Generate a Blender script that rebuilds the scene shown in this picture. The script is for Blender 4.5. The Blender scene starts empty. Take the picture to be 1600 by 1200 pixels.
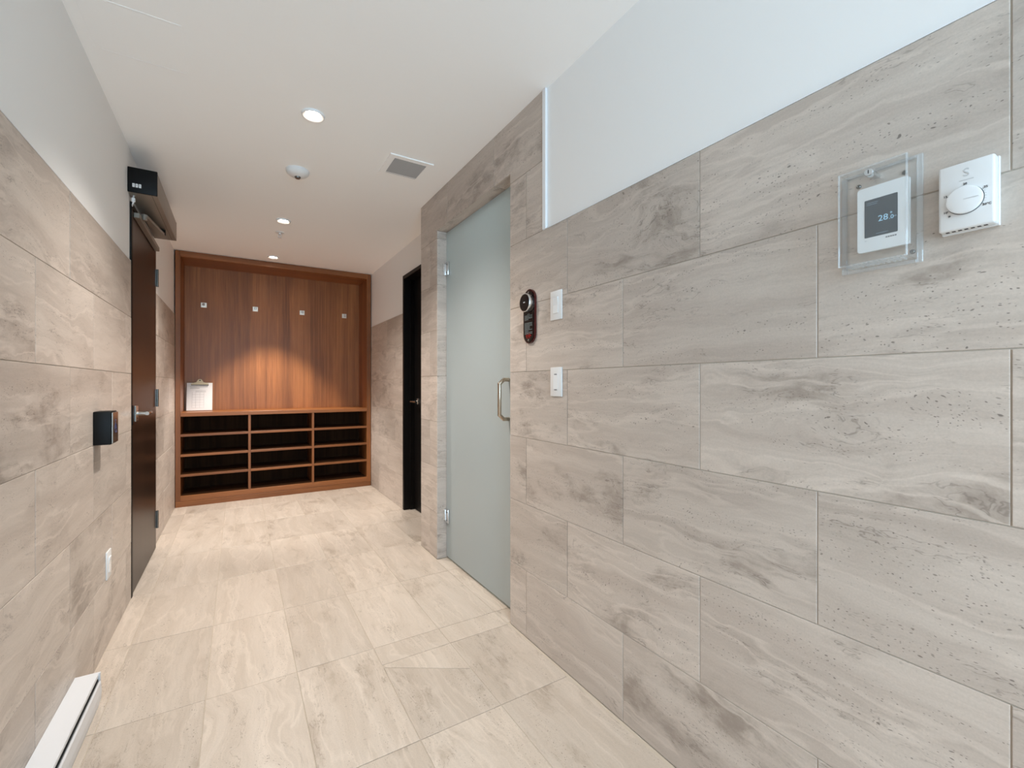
import bpy, bmesh, math, random
from mathutils import Vector, Matrix

# ---------------------------------------------------------------- camera, world, daylight, exposure
scene = bpy.context.scene
COL = scene.collection
YAW = math.atan(428 / 696)
cam_d = bpy.data.cameras.new('camera')
cam_d.sensor_width = 36.0
cam_d.lens = 36.0 * 696 / 1600
cam_d.shift_y = 2 / 1600
cam_d.clip_start = 0.02
cam = bpy.data.objects.new('camera', cam_d)
cam.location = (0, 0, 1.165)
cam.rotation_euler = (math.pi / 2, 0, -YAW)
COL.objects.link(cam)
scene.camera = cam

world = bpy.data.worlds.new('sky')
scene.world = world
world.use_nodes = True
wbg = world.node_tree.nodes['Background']
wbg.inputs[0].default_value = (0.55, 0.75, 1.0, 1)
wbg.inputs[1].default_value = 1.0

WIN_X0, WIN_X1, WIN_Z0, WIN_Z1 = -0.46, 0.52, 0.12, 2.33      # tall window in the end wall behind the camera
day_d = bpy.data.lights.new('window_daylight', 'AREA')
day_d.shape = 'RECTANGLE'
day_d.size = WIN_X1 - WIN_X0 - 0.1
day_d.size_y = WIN_Z1 - WIN_Z0 - 0.1
day_d.energy = 86
day_d.color = (0.52, 0.78, 1.0)
day = bpy.data.objects.new('window_daylight', day_d)
day.location = ((WIN_X0 + WIN_X1) / 2, -2.63, (WIN_Z0 + WIN_Z1) / 2)
day.rotation_euler = (math.pi / 2, 0, 0)                # shines down the corridor, towards +Y
COL.objects.link(day)

LAMP_COLOR = (1.0, 0.93, 0.86)
LAMP_W = 156
LENS_EMIT = 45
STEAM_W = 12

vs = scene.view_settings
vs.view_transform = 'Standard'
vs.look = 'None'
vs.gamma = 1.0
vs.use_curve_mapping = False
vs.exposure = 0.0
scene.cycles.diffuse_bounces = 6

random.seed(4)
# ---------------------------------------------------------------- dimensions (metres)
XL, XLF = -0.497, -0.512      # left wall face before / after its door
XR = 1.135                    # right wall face
XA = 1.32                     # right wall face of the alcove
CEIL = 2.456
ROW = 0.307                   # wall tile course
LEN = 0.6075                  # wall tile length
TT = 1.842                    # top of the tiled dado
YF, YB = -2.6, 5.70           # ends of the corridor
D1A, D1B, D1T = 3.16, 4.06, 2.17      # left door opening
G0, G1, GT = 1.864, 2.803, 2.20       # glass door opening
Y_END = 3.11                  # end of the projecting right wall
B0, B1, BT = 3.14, 4.10, 2.19         # black door opening
CABY = 5.28                   # front of the wood unit
GAP = 0.0024

# ---------------------------------------------------------------- materials
def srgb(r, g, b):
    f = lambda c: (c / 255 / 12.92) if c / 255 <= 0.04045 else ((c / 255 + 0.055) / 1.055) ** 2.4
    return (f(r), f(g), f(b), 1)

def new_mat(name):
    m = bpy.data.materials.new(name)
    m.use_nodes = True
    nt = m.node_tree
    return m, nt, nt.nodes['Principled BSDF']

def plain(name, col, rough=0.5, metal=0.0, spec=0.5, bump=0.0, bscale=200, var=0.0, emit=0.0):
    m, nt, p = new_mat(name)
    c = srgb(*col)
    p.inputs['Base Color'].default_value = c
    p.inputs['Roughness'].default_value = rough
    p.inputs['Metallic'].default_value = metal
    p.inputs['Specular IOR Level'].default_value = spec
    if emit:
        p.inputs['Emission Color'].default_value = c
        p.inputs['Emission Strength'].default_value = emit
    tc = nt.nodes.new('ShaderNodeTexCoord')
    n = nt.nodes.new('ShaderNodeTexNoise')
    n.inputs['Scale'].default_value = bscale
    n.inputs['Detail'].default_value = 3
    nt.links.new(tc.outputs['Object'], n.inputs['Vector'])
    if bump:
        b = nt.nodes.new('ShaderNodeBump')
        b.inputs['Strength'].default_value = bump
        b.inputs['Distance'].default_value = 0.001
        nt.links.new(n.outputs['Fac'], b.inputs['Height'])
        nt.links.new(b.outputs['Normal'], p.inputs['Normal'])
    if var:
        mx = nt.nodes.new('ShaderNodeMix'); mx.data_type = 'RGBA'
        mx.inputs[6].default_value = tuple(v * (1 - var) for v in c[:3]) + (1,)
        mx.inputs[7].default_value = tuple(min(1, v * (1 + var)) for v in c[:3]) + (1,)
        nt.links.new(n.outputs['Fac'], mx.inputs[0])
        nt.links.new(mx.outputs[2], p.inputs['Base Color'])
    return m

class NT:
    """small wrapper for node building"""
    def __init__(s, nt): s.nt = nt
    def n(s, typ, **kw):
        nd = s.nt.nodes.new(typ)
        for k, v in kw.items(): setattr(nd, k, v)
        return nd
    def set(s, sock, v):
        if hasattr(v, 'links') or isinstance(v, bpy.types.NodeSocket): s.nt.links.new(v, sock)
        else: sock.default_value = v
    def math(s, op, a, b=0.0, clamp=False):
        nd = s.n('ShaderNodeMath', operation=op, use_clamp=clamp)
        s.set(nd.inputs[0], a); s.set(nd.inputs[1], b)
        return nd.outputs[0]
    def vmath(s, op, a, b):
        nd = s.n('ShaderNodeVectorMath', operation=op)
        s.set(nd.inputs[0], a); s.set(nd.inputs[1], b)
        return nd.outputs[0]
    def noise(s, vec, scale, detail=4, rough=0.55, dist=0.0):
        nd = s.n('ShaderNodeTexNoise')
        s.set(nd.inputs['Vector'], vec)
        nd.inputs['Scale'].default_value = scale
        nd.inputs['Detail'].default_value = detail
        nd.inputs['Roughness'].default_value = rough
        nd.inputs['Distortion'].default_value = dist
        return nd
    def smooth(s, v, lo, hi, a=0.0, b=1.0):
        nd = s.n('ShaderNodeMapRange', interpolation_type='SMOOTHSTEP')
        s.set(nd.inputs[0], v)
        for i, x in enumerate((lo, hi, a, b)): nd.inputs[i + 1].default_value = x
        return nd.outputs[0]
    def mix(s, fac, a, b, blend='MIX'):
        nd = s.n('ShaderNodeMix', data_type='RGBA', blend_type=blend)
        s.set(nd.inputs[0], fac); s.set(nd.inputs[6], a); s.set(nd.inputs[7], b)
        return nd.outputs[2]

def stone(name, light, mid, dark, rough=0.42, veins=1.0):
    """silver travertine look: bands run along each tile's own length (local X), every tile differs"""
    m, nt, p = new_mat(name)
    t = NT(nt)
    tc = t.n('ShaderNodeTexCoord'); oi = t.n('ShaderNodeObjectInfo')
    r = oi.outputs['Random']
    r2 = t.math('FRACT', t.math('MULTIPLY', r, 17.31))
    r3 = t.math('FRACT', t.math('MULTIPLY', r, 61.7))
    off = t.n('ShaderNodeCombineXYZ')
    t.set(off.inputs[0], t.math('MULTIPLY', r, 83.0)); t.set(off.inputs[1], t.math('MULTIPLY', r2, 47.0)); t.set(off.inputs[2], t.math('MULTIPLY', r3, 29.0))
    P = t.vmath('ADD', tc.outputs['Object'], off.outputs[0])
    # large slow warp, stronger in some tiles
    w = t.noise(t.vmath('MULTIPLY', P, (2.2, 4.5, 1.0)), 1.0, 3, 0.5)
    wv = t.vmath('SUBTRACT', w.outputs['Color'], (0.5, 0.5, 0.5))
    amt = t.smooth(r2, 0.35, 1.0, 0.07, 0.26)
    sc = t.n('ShaderNodeVectorMath', operation='SCALE'); t.set(sc.inputs[0], wv); t.set(sc.inputs[3], amt)
    fw = t.noise(t.vmath('MULTIPLY', P, (9, 16, 1)), 1.0, 3, 0.6)
    fv = t.n('ShaderNodeVectorMath', operation='SCALE'); t.set(fv.inputs[0], t.vmath('SUBTRACT', fw.outputs['Color'], (0.5, 0.5, 0.5))); fv.inputs[3].default_value = 0.035
    Q = t.vmath('ADD', t.vmath('ADD', P, sc.outputs[0]), fv.outputs[0])
    bands = t.noise(t.vmath('MULTIPLY', Q, (1.3, 13.0, 1)), 1.0, 5, 0.6).outputs['Fac']
    fine = t.noise(t.vmath('MULTIPLY', Q, (5.0, 110.0, 1)), 1.0, 3, 0.6).outputs['Fac']
    cloud = t.noise(t.vmath('MULTIPLY', Q, (3.0, 6.0, 1)), 1.0, 6, 0.68).outputs['Fac']
    c = t.mix(t.smooth(bands, 0.34, 0.68), light, mid)
    c = t.mix(t.math('MULTIPLY', t.smooth(cloud, 0.50, 0.70), t.smooth(r3, 0.1, 0.9, 0.30 * veins, 0.95 * veins)), c, dark)
    # pale mineral streaks and thin dark veins
    v1 = t.math('ABSOLUTE', t.math('SUBTRACT', t.noise(t.vmath('MULTIPLY', Q, (1.1, 7.0, 1)), 1.0, 4, 0.55).outputs['Fac'], 0.53))
    c = t.mix(t.math('MULTIPLY', t.smooth(v1, 0.0, 0.030, 1, 0), 0.55 * veins), c, tuple(min(1, x * 1.13) for x in light[:3]) + (1,))
    v2 = t.math('ABSOLUTE', t.math('SUBTRACT', t.noise(t.vmath('MULTIPLY', Q, (1.6, 8.0, 1)), 1.7, 5, 0.6).outputs['Fac'], 0.46))
    v2m = t.math('MULTIPLY', t.smooth(v2, 0.0, 0.010, 1, 0), t.smooth(cloud, 0.46, 0.6))
    c = t.mix(t.math('MULTIPLY', v2m, 0.55 * veins), c, tuple(x * 0.62 for x in dark[:3]) + (1,))
    fr = t.n('ShaderNodeMapRange'); t.set(fr.inputs[0], fine); fr.inputs[1].default_value = 0.3; fr.inputs[2].default_value = 0.7; fr.inputs[3].default_value = 0.95; fr.inputs[4].default_value = 1.04
    gr = t.noise(P, 240, 3, 0.6).outputs['Fac']
    gm = t.n('ShaderNodeMapRange'); t.set(gm.inputs[0], gr); gm.inputs[1].default_value = 0.3; gm.inputs[2].default_value = 0.7; gm.inputs[3].default_value = 0.95; gm.inputs[4].default_value = 1.05
    # small pits in loose rows
    def pits(scale, rad, thr):
        vo = t.n('ShaderNodeTexVoronoi', feature='F1')
        t.set(vo.inputs['Vector'], t.vmath('MULTIPLY', Q, (0.42, 1.0, 1.0))); vo.inputs['Scale'].default_value = scale
        sx = t.n('ShaderNodeSeparateColor'); t.set(sx.inputs[0], vo.outputs['Color'])
        return t.math('MULTIPLY', t.smooth(vo.outputs['Distance'], rad * 0.55, rad, 1, 0), t.smooth(sx.outputs[0], thr, thr + 0.06))
    rows = t.noise(t.vmath('MULTIPLY', Q, (1.5, 18.0, 1)), 1.0, 2).outputs['Fac']
    pit = t.math('ADD', t.math('MULTIPLY', pits(135, 0.27, 0.83), t.smooth(rows, 0.50, 0.62)), t.math('MULTIPLY', pits(300, 0.34, 0.76), t.smooth(rows, 0.47, 0.56)), True)
    val = t.math('MULTIPLY', t.math('MULTIPLY', fr.outputs[0], gm.outputs[0]), t.smooth(r, 0.0, 1.0, 0.93, 1.05))
    vc = t.n('ShaderNodeVectorMath', operation='SCALE'); t.set(vc.inputs[0], c); t.set(vc.inputs[3], val)
    c = t.mix(t.math('MULTIPLY', pit, 0.72 * veins), vc.outputs[0], tuple(x * 0.33 for x in dark[:3]) + (1,))
    nt.links.new(c, p.inputs['Base Color'])
    p.inputs['Roughness'].default_value = rough
    p.inputs['Specular IOR Level'].default_value = 0.35
    h = t.noise(t.vmath('MULTIPLY', P, (40.0, 160.0, 1)), 1.0, 2).outputs['Fac']
    b = t.n('ShaderNodeBump'); b.inputs['Strength'].default_value = 0.25; b.inputs['Distance'].default_value = 0.0006
    t.set(b.inputs['Height'], h)
    nt.links.new(b.outputs['Normal'], p.inputs['Normal'])
    return m

def wood(name, axis, light, dark, rough=0.38, contrast=1.0):
    """straight-grained veneer, grain along local axis 0/1/2"""
    m, nt, p = new_mat(name)
    t = NT(nt)
    tc = t.n('ShaderNodeTexCoord'); oi = t.n('ShaderNodeObjectInfo')
    off = t.n('ShaderNodeCombineXYZ')
    for i, k in enumerate((31.0, 57.0, 13.0)): t.set(off.inputs[i], t.math('MULTIPLY', oi.outputs['Random'], k))
    P = t.vmath('ADD', tc.outputs['Object'], off.outputs[0])
    def st(cross, along):
        s = [cross] * 3; s[axis] = along
        return t.vmath('MULTIPLY', P, tuple(s))
    wn = t.noise(st(3.0, 0.7), 1.0, 2)
    wv = t.n('ShaderNodeVectorMath', operation='SCALE'); t.set(wv.inputs[0], t.vmath('SUBTRACT', wn.outputs['Color'], (0.5, 0.5, 0.5))); wv.inputs[3].default_value = 1.2
    broad = t.noise(t.vmath('ADD', st(9.0, 0.25), wv.outputs[0]), 1.0, 5, 0.6).outputs['Fac']
    line = t.noise(t.vmath('ADD', st(55.0, 0.6), wv.outputs[0]), 1.0, 4, 0.6).outputs['Fac']
    fib = t.noise(st(260.0, 5.0), 1.0, 3, 0.6).outputs['Fac']
    c = t.mix(t.smooth(broad, 0.3, 0.7), dark, light)
    c = t.mix(t.math('MULTIPLY', t.smooth(line, 0.50, 0.72), 0.42 * contrast), c, tuple(min(1, x * 1.45) for x in light[:3]) + (1,))
    c = t.mix(t.math('MULTIPLY', t.smooth(line, 0.46, 0.30), 0.45 * contrast), c, tuple(x * 0.6 for x in dark[:3]) + (1,))
    c = t.mix(t.math('MULTIPLY', t.smooth(fib, 0.5, 0.3), 0.35 * contrast), c, tuple(x * 0.55 for x in dark[:3]) + (1,))
    nt.links.new(c, p.inputs['Base Color'])
    p.inputs['Roughness'].default_value = rough
    p.inputs['Specular IOR Level'].default_value = 0.35
    b = t.n('ShaderNodeBump'); b.inputs['Strength'].default_value = 0.12; b.inputs['Distance'].default_value = 0.0006
    t.set(b.inputs['Height'], fib)
    nt.links.new(b.outputs['Normal'], p.inputs['Normal'])
    return m

def clear_plastic(name, tint, refl=0.9, white_mix=0.0):
    m, nt, p = new_mat(name)
    nt.nodes.remove(p)
    t = NT(nt)
    out = nt.nodes['Material Output']
    tr = t.n('ShaderNodeBsdfTransparent'); tr.inputs[0].default_value = tint
    gl = t.n('ShaderNodeBsdfGlossy'); gl.inputs['Roughness'].default_value = 0.04
    gl.inputs['Color'].default_value = (refl, refl, refl, 1)
    fr = t.n('ShaderNodeLayerWeight'); fr.inputs['Blend'].default_value = 0.5
    fac = t.math('ADD', t.math('MULTIPLY', t.math('POWER', fr.outputs['Facing'], 4.0), 0.38), 0.03)
    mx = t.n('ShaderNodeMixShader')
    nt.links.new(fac, mx.inputs[0]); nt.links.new(tr.outputs[0], mx.inputs[1]); nt.links.new(gl.outputs[0], mx.inputs[2])
    di = t.n('ShaderNodeBsdfDiffuse'); di.inputs[0].default_value = (0.9, 0.92, 0.93, 1)
    mk = t.n('ShaderNodeMixShader'); mk.inputs[0].default_value = white_mix
    nt.links.new(mx.outputs[0], mk.inputs[1]); nt.links.new(di.outputs[0], mk.inputs[2])
    nt.links.new(mk.outputs[0], out.inputs['Surface'])
    return m

def frosted(name, col, trans):
    """acid-etched glass: scatters light through the pane and back, with a soft sheen"""
    m, nt, p = new_mat(name)
    nt.nodes.remove(p)
    t = NT(nt)
    out = nt.nodes['Material Output']
    tc = t.n('ShaderNodeTexCoord')
    nz = t.noise(t.vmath('MULTIPLY', tc.outputs['Object'], (1, 1, 1)), 900, 2).outputs['Fac']
    b = t.n('ShaderNodeBump'); b.inputs['Strength'].default_value = 0.05; b.inputs['Distance'].default_value = 0.0003
    t.set(b.inputs['Height'], nz)
    di = t.n('ShaderNodeBsdfDiffuse'); di.inputs[0].default_value = col
    tl = t.n('ShaderNodeBsdfTranslucent'); tl.inputs[0].default_value = trans
    a = t.n('ShaderNodeMixShader'); a.inputs[0].default_value = 0.45
    nt.links.new(di.outputs[0], a.inputs[1]); nt.links.new(tl.outputs[0], a.inputs[2])
    gl = t.n('ShaderNodeBsdfGlossy'); gl.inputs['Roughness'].default_value = 0.32
    nt.links.new(b.outputs['Normal'], gl.inputs['Normal'])
    fr = t.n('ShaderNodeFresnel'); fr.inputs['IOR'].default_value = 1.35
    mx = t.n('ShaderNodeMixShader')
    nt.links.new(fr.outputs[0], mx.inputs[0]); nt.links.new(a.outputs[0], mx.inputs[1]); nt.links.new(gl.outputs[0], mx.inputs[2])
    nt.links.new(mx.outputs[0], out.inputs['Surface'])
    return m

M = {}
M['stone_wall'] = stone('stone_wall', srgb(197, 186, 176), srgb(183, 171, 161), srgb(152, 140, 130))
M['stone_floor'] = stone('stone_floor', srgb(195, 183, 170), srgb(186, 173, 159), srgb(162, 148, 133), rough=0.36, veins=0.9)
M['grout'] = plain('grout', (186, 177, 165), 0.9, bump=0.4, bscale=400, var=0.05)
M['grout_floor'] = plain('grout_floor', (188, 176, 160), 0.9, bump=0.4, bscale=400, var=0.05)
M['paint'] = plain('paint', (240, 240, 239), 0.6, spec=0.25, bump=0.06, bscale=350)
M['ceiling_paint'] = plain('ceiling_paint', (250, 250, 249), 0.75, spec=0.2, bump=0.05, bscale=300)
M['white_trim'] = plain('white_trim', (236, 238, 240), 0.4)
W_L, W_D = srgb(170, 109, 62), srgb(130, 80, 44)
M['wood_x'] = wood('wood_x', 0, srgb(156, 98, 53), srgb(124, 75, 39))
M['wood_y'] = wood('wood_y', 1, srgb(156, 98, 53), srgb(124, 75, 39))
M['wood_z'] = wood('wood_z', 2, srgb(150, 94, 51), srgb(118, 71, 37))
M['wood_panel'] = wood('wood_panel', 2, W_L, W_D)
M['wood_dark'] = wood('wood_dark', 2, srgb(46, 28, 18), srgb(29, 17, 11), rough=0.33, contrast=0.6)
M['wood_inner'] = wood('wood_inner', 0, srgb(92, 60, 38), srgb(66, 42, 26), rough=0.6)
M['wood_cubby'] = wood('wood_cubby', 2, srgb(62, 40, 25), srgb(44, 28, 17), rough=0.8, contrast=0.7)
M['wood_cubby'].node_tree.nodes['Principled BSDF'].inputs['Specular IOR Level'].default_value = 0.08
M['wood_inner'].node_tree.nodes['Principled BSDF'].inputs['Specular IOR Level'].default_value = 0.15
M['black_paint'] = plain('black_paint', (13, 11, 10), 0.45, spec=0.2)
M['black_plastic'] = plain('black_plastic', (9, 9, 9), 0.5, spec=0.2, bump=0.05)
M['steel'] = plain('steel', (196, 194, 190), 0.25, metal=1.0, bump=0.03)
M['steel_dark'] = plain('steel_dark', (118, 116, 112), 0.35, metal=1.0)
M['chrome'] = plain('chrome', (225, 228, 230), 0.10, metal=1.0)
M['nickel'] = plain('nickel', (190, 176, 158), 0.22, metal=1.0)
M['bronze'] = plain('bronze', (142, 134, 124), 0.42, metal=0.55, bump=0.04, bscale=500)
M['white_plastic'] = plain('white_plastic', (224, 225, 225), 0.35, spec=0.4)
M['white_gloss'] = plain('white_gloss', (230, 232, 233), 0.25)
M['grey_mark'] = plain('grey_mark', (120, 120, 122), 0.6)
M['dark_mark'] = plain('dark_mark', (52, 54, 58), 0.6)
M['pale_mark'] = plain('pale_mark', (196, 198, 200), 0.5)
M['vent_grey'] = plain('vent_grey', (170, 172, 174), 0.5)
M['vent_dark'] = plain('vent_dark', (70, 72, 74), 0.7)
M['screen'] = plain('screen', (70, 76, 80), 0.3, emit=0.10)
M['screen_dim'] = plain('screen_dim', (112, 128, 138), 0.4, emit=0.15)
M['hook_metal'] = plain('hook_metal', (236, 228, 214), 0.42, metal=0.7)
M['screen_text'] = plain('screen_text', (150, 190, 212), 0.4, emit=0.3)
M['plate_dark'] = plain('plate_dark', (20, 10, 9), 0.12, spec=0.6)
M['plate_red'] = plain('plate_red', (70, 18, 14), 0.12, spec=0.6)
M['red_mark'] = plain('red_mark', (150, 24, 18), 0.4)
M['label_text'] = plain('label_text', (120, 132, 132), 0.5)
M['lens'] = plain('lens', (255, 236, 214), 0.4, emit=LENS_EMIT)
M['heater'] = plain('heater', (216, 217, 219), 0.35)
M['paper'] = plain('paper', (232, 230, 228), 0.8)
M['paper_line'] = plain('paper_line', (150, 148, 146), 0.8)
M['board'] = plain('board', (150, 112, 84), 0.6, var=0.1, bscale=60)
M['clip'] = plain('clip', (226, 210, 180), 0.3, metal=0.8)
M['blue_mark'] = plain('blue_mark', (58, 66, 110), 0.4)
M['steam_wall'] = plain('steam_wall', (214, 214, 208), 0.5, var=0.02)
M['frosted_glass'] = frosted('frosted_glass', srgb(205, 213, 214), srgb(208, 220, 222))
M['glass_edge'] = plain('glass_edge', (92, 120, 110), 0.2)
M['clear'] = clear_plastic('clear', (0.985, 0.99, 0.99, 1), 0.9, 0.02)
M['clear_edge'] = clear_plastic('clear_edge', (0.96, 0.97, 0.975, 1), 1.0, 0.16)  # white mixed into the colour imitates bright highlights along the plastic edges
M['pane'] = clear_plastic('pane', (0.96, 0.98, 0.98, 1))

# ---------------------------------------------------------------- mesh helpers
def wloc(o):
    v = Vector((0, 0, 0))
    while o is not None:
        v += Vector(o.location); o = o.parent
    return v

def link(name, me, mat, parent=None, loc=None, rot=None):
    o = bpy.data.objects.new(name, me)
    COL.objects.link(o)
    if mat is not None and not me.materials:
        me.materials.append(M[mat])
    if parent is not None:
        o.parent = parent
    if loc is not None:
        o.location = Vector(loc) - (wloc(parent) if parent else Vector((0, 0, 0)))
    if rot is not None:
        o.rotation_euler = rot
    return o

def bm_box(bm, x0, x1, y0, y1, z0, z1, bevel=0.0, seg=1):
    xs, ys, zs = sorted((x0, x1)), sorted((y0, y1)), sorted((z0, z1))
    v = [bm.verts.new((x, y, z)) for x in xs for y in ys for z in zs]
    fs = [bm.faces.new([v[i] for i in q]) for q in ((0, 1, 3, 2), (4, 6, 7, 5), (0, 4, 5, 1), (2, 3, 7, 6), (0, 2, 6, 4), (1, 5, 7, 3))]
    if bevel:
        es = list({e for f in fs for e in f.edges})
        bmesh.ops.bevel(bm, geom=es, offset=bevel, segments=seg, profile=0.5, affect='EDGES', clamp_overlap=True)

def bm_cyl(bm, p0, p1, r, r1=None, n=20, caps=True):
    p0, p1 = Vector(p0), Vector(p1)
    r1 = r if r1 is None else r1
    d = (p1 - p0).normalized()
    a = d.orthogonal().normalized(); b = d.cross(a)
    c0, c1 = [], []
    for i in range(n):
        t = 2 * math.pi * i / n
        q = a * math.cos(t) + b * math.sin(t)
        c0.append(bm.verts.new(p0 + q * r)); c1.append(bm.verts.new(p1 + q * r1))
    for i in range(n):
        bm.faces.new((c0[i], c0[(i + 1) % n], c1[(i + 1) % n], c1[i]))
    if caps:
        bm.faces.new(list(reversed(c0))); bm.faces.new(c1)

def bm_lathe(bm, prof, origin, axis, n=32, close=False):
    """prof: list of (radius, distance along axis)"""
    origin, d = Vector(origin), Vector(axis).normalized()
    a = d.orthogonal().normalized(); b = d.cross(a)
    rings = []
    for r, h in prof:
        if r < 1e-6:
            rings.append([bm.verts.new(origin + d * h)]); continue
        rings.append([bm.verts.new(origin + d * h + (a * math.cos(2 * math.pi * i / n) + b * math.sin(2 * math.pi * i / n)) * r) for i in range(n)])
    seq = list(zip(rings, rings[1:]))
    if close: seq.append((rings[-1], rings[0]))
    for A, B in seq:
        for i in range(n):
            j = (i + 1) % n
            if len(A) == 1: bm.faces.new((A[0], B[i], B[j]))
            elif len(B) == 1: bm.faces.new((A[i], A[j], B[0]))
            else: bm.faces.new((A[i], A[j], B[j], B[i]))

def bm_tube(bm, pts, r, n=14):
    pts = [Vector(p) for p in pts]
    rings = []; ref = None
    for i, p in enumerate(pts):
        d = ((pts[i] - pts[i - 1]).normalized() if i else Vector((0, 0, 0))) + ((pts[i + 1] - pts[i]).normalized() if i < len(pts) - 1 else Vector((0, 0, 0)))
        d.normalize()
        if ref is None: ref = d.orthogonal().normalized()
        a = (ref - d * ref.dot(d)).normalized(); ref = a
        b = d.cross(a)
        k = 1.0
        if 0 < i < len(pts) - 1:
            k = 1 / max(0.5, (pts[i + 1] - pts[i]).normalized().dot(d))
        rings.append([bm.verts.new(p + (a * math.cos(2 * math.pi * j / n) + b * math.sin(2 * math.pi * j / n)) * r * (1 if k == 1 else min(k, 1.08))) for j in range(n)])
    for A, B in zip(rings, rings[1:]):
        for j in range(n):
            bm.faces.new((A[j], A[(j + 1) % n], B[(j + 1) % n], B[j]))
    bm.faces.new(list(reversed(rings[0]))); bm.faces.new(rings[-1])

def bm_prism(bm, poly, fn, h0, h1):
    """poly: 2-D points, fn(u, v, h) -> xyz"""
    a = [bm.verts.new(fn(u, v, h0)) for u, v in poly]
    b = [bm.verts.new(fn(u, v, h1)) for u, v in poly]
    n = len(poly)
    bm.faces.new(list(reversed(a))); bm.faces.new(b)
    for i in range(n):
        bm.faces.new((a[i], a[(i + 1) % n], b[(i + 1) % n], b[i]))

def make(name, mat, parent, fill, smooth=False, loc=None):
    """fill(bm) works in world coordinates; the object's origin is its parent's (or loc)"""
    bm = bmesh.new()
    fill(bm)
    bmesh.ops.recalc_face_normals(bm, faces=bm.faces)
    base = Vector(loc) if loc is not None else (wloc(parent) if parent else Vector((0, 0, 0)))
    bmesh.ops.translate(bm, verts=bm.verts, vec=-base)
    me = bpy.data.meshes.new(name)
    bm.to_mesh(me); bm.free()
    if smooth:
        for p in me.polygons: p.use_smooth = True
        try: me.set_sharp_from_angle(angle=math.radians(38))
        except Exception: pass
    return link(name, me, mat, parent, loc=base)

def box(name, mat, parent, x0, x1, y0, y1, z0, z1, bevel=0.0, seg=1, loc=None):
    return make(name, mat, parent, lambda bm: bm_box(bm, x0, x1, y0, y1, z0, z1, bevel, seg), smooth=bevel > 0 and seg > 1, loc=loc)

def empty(name, loc):
    o = bpy.data.objects.new(name, None)
    o.empty_display_size = 0.05
    o.location = loc
    COL.objects.link(o)
    return o

def tag(o, label, cat, group=None, kind=None):
    o['label'] = label; o['category'] = cat
    if group: o['group'] = group
    if kind: o['kind'] = kind
    return o

def text_mesh(name, body, size, mat, parent, origin, ux, uy, depth=0.0006, align='CENTER'):
    """flat lettering: ux/uy are the reading and up directions"""
    cu = bpy.data.curves.new(name, 'FONT')
    cu.body = body; cu.size = size; cu.extrude = depth / 2; cu.align_x = align; cu.align_y = 'CENTER'
    cu.resolution_u = 3
    tmp = bpy.data.objects.new(name, cu)
    COL.objects.link(tmp)
    dg = bpy.context.evaluated_depsgraph_get()
    me = bpy.data.meshes.new_from_object(tmp.evaluated_get(dg))
    bpy.data.objects.remove(tmp)
    ux, uy = Vector(ux).normalized(), Vector(uy).normalized()
    uz = ux.cross(uy)
    R = Matrix((ux, uy, uz)).transposed().to_4x4()
    me.transform(R)
    me.materials.clear()
    return link(name, me, mat, parent, loc=origin)

# ---------------------------------------------------------------- tiles: one object per tile, alike sizes share a mesh
_tile_cache = {}
def tile_mesh(poly, th, mat):
    """poly in the tile's own plane (local X along the bands, local Y across), local +Z is the face"""
    key = (tuple((round(u, 4), round(v, 4)) for u, v in poly), th, mat)
    if key in _tile_cache: return _tile_cache[key]
    ch = 0.0009
    n = len(poly)
    P = [Vector((u, v)) for u, v in poly]
    ins = []
    for i in range(n):
        a, b, c = P[i - 1], P[i], P[(i + 1) % n]
        e1, e2 = (b - a).normalized(), (c - b).normalized()
        n1, n2 = Vector((-e1.y, e1.x)), Vector((-e2.y, e2.x))
        k = 1 + n1.dot(n2)
        ins.append(b + (n1 + n2) * (ch / max(k, 0.3)))
    bm = bmesh.new()
    lo = [bm.verts.new((p.x, p.y, -th)) for p in P]
    hi = [bm.verts.new((p.x, p.y, -ch)) for p in P]
    top = [bm.verts.new((p.x, p.y, 0)) for p in ins]
    bm.faces.new(top); bm.faces.new(list(reversed(lo)))
    for i in range(n):
        j = (i + 1) % n
        bm.faces.new((lo[i], lo[j], hi[j], hi[i]))
        bm.faces.new((hi[i], hi[j], top[j], top[i]))
    bmesh.ops.recalc_face_normals(bm, faces=bm.faces)
    me = bpy.data.meshes.new('tile')
    bm.to_mesh(me); bm.free()
    me.materials.append(M[mat])
    _tile_cache[key] = me
    return me

def place_tile(parent, poly, origin, ux, uy, mat='stone_wall', th=0.009):
    """poly: world-aligned (u, v) in the surface; origin + ux*u + uy*v; face along ux x uy"""
    us = [p[0] for p in poly]; vs_ = [p[1] for p in poly]
    cu, cv = (min(us) + max(us)) / 2, (min(vs_) + max(vs_)) / 2
    area = sum(poly[i][0] * poly[(i + 1) % len(poly)][1] - poly[(i + 1) % len(poly)][0] * poly[i][1] for i in range(len(poly)))
    if area < 0: poly = list(reversed(poly))
    me = tile_mesh([(u - cu, v - cv) for u, v in poly], th, mat)
    ux, uy = Vector(ux), Vector(uy); uz = ux.cross(uy)
    o = bpy.data.objects.new('tile', me)
    COL.objects.link(o)
    o.parent = parent
    o.matrix_local = Matrix.Translation(Vector(origin) + ux * cu + uy * cv + uz * random.uniform(-0.0004, 0.0004) - wloc(parent)) @ Matrix((ux, uy, uz)).transposed().to_4x4()
    return o

def rect(u0, u1, v0, v1):
    g = GAP / 2
    return [(u0 + g, v0 + g), (u1 - g, v0 + g), (u1 - g, v1 - g), (u0 + g, v1 - g)]

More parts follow.
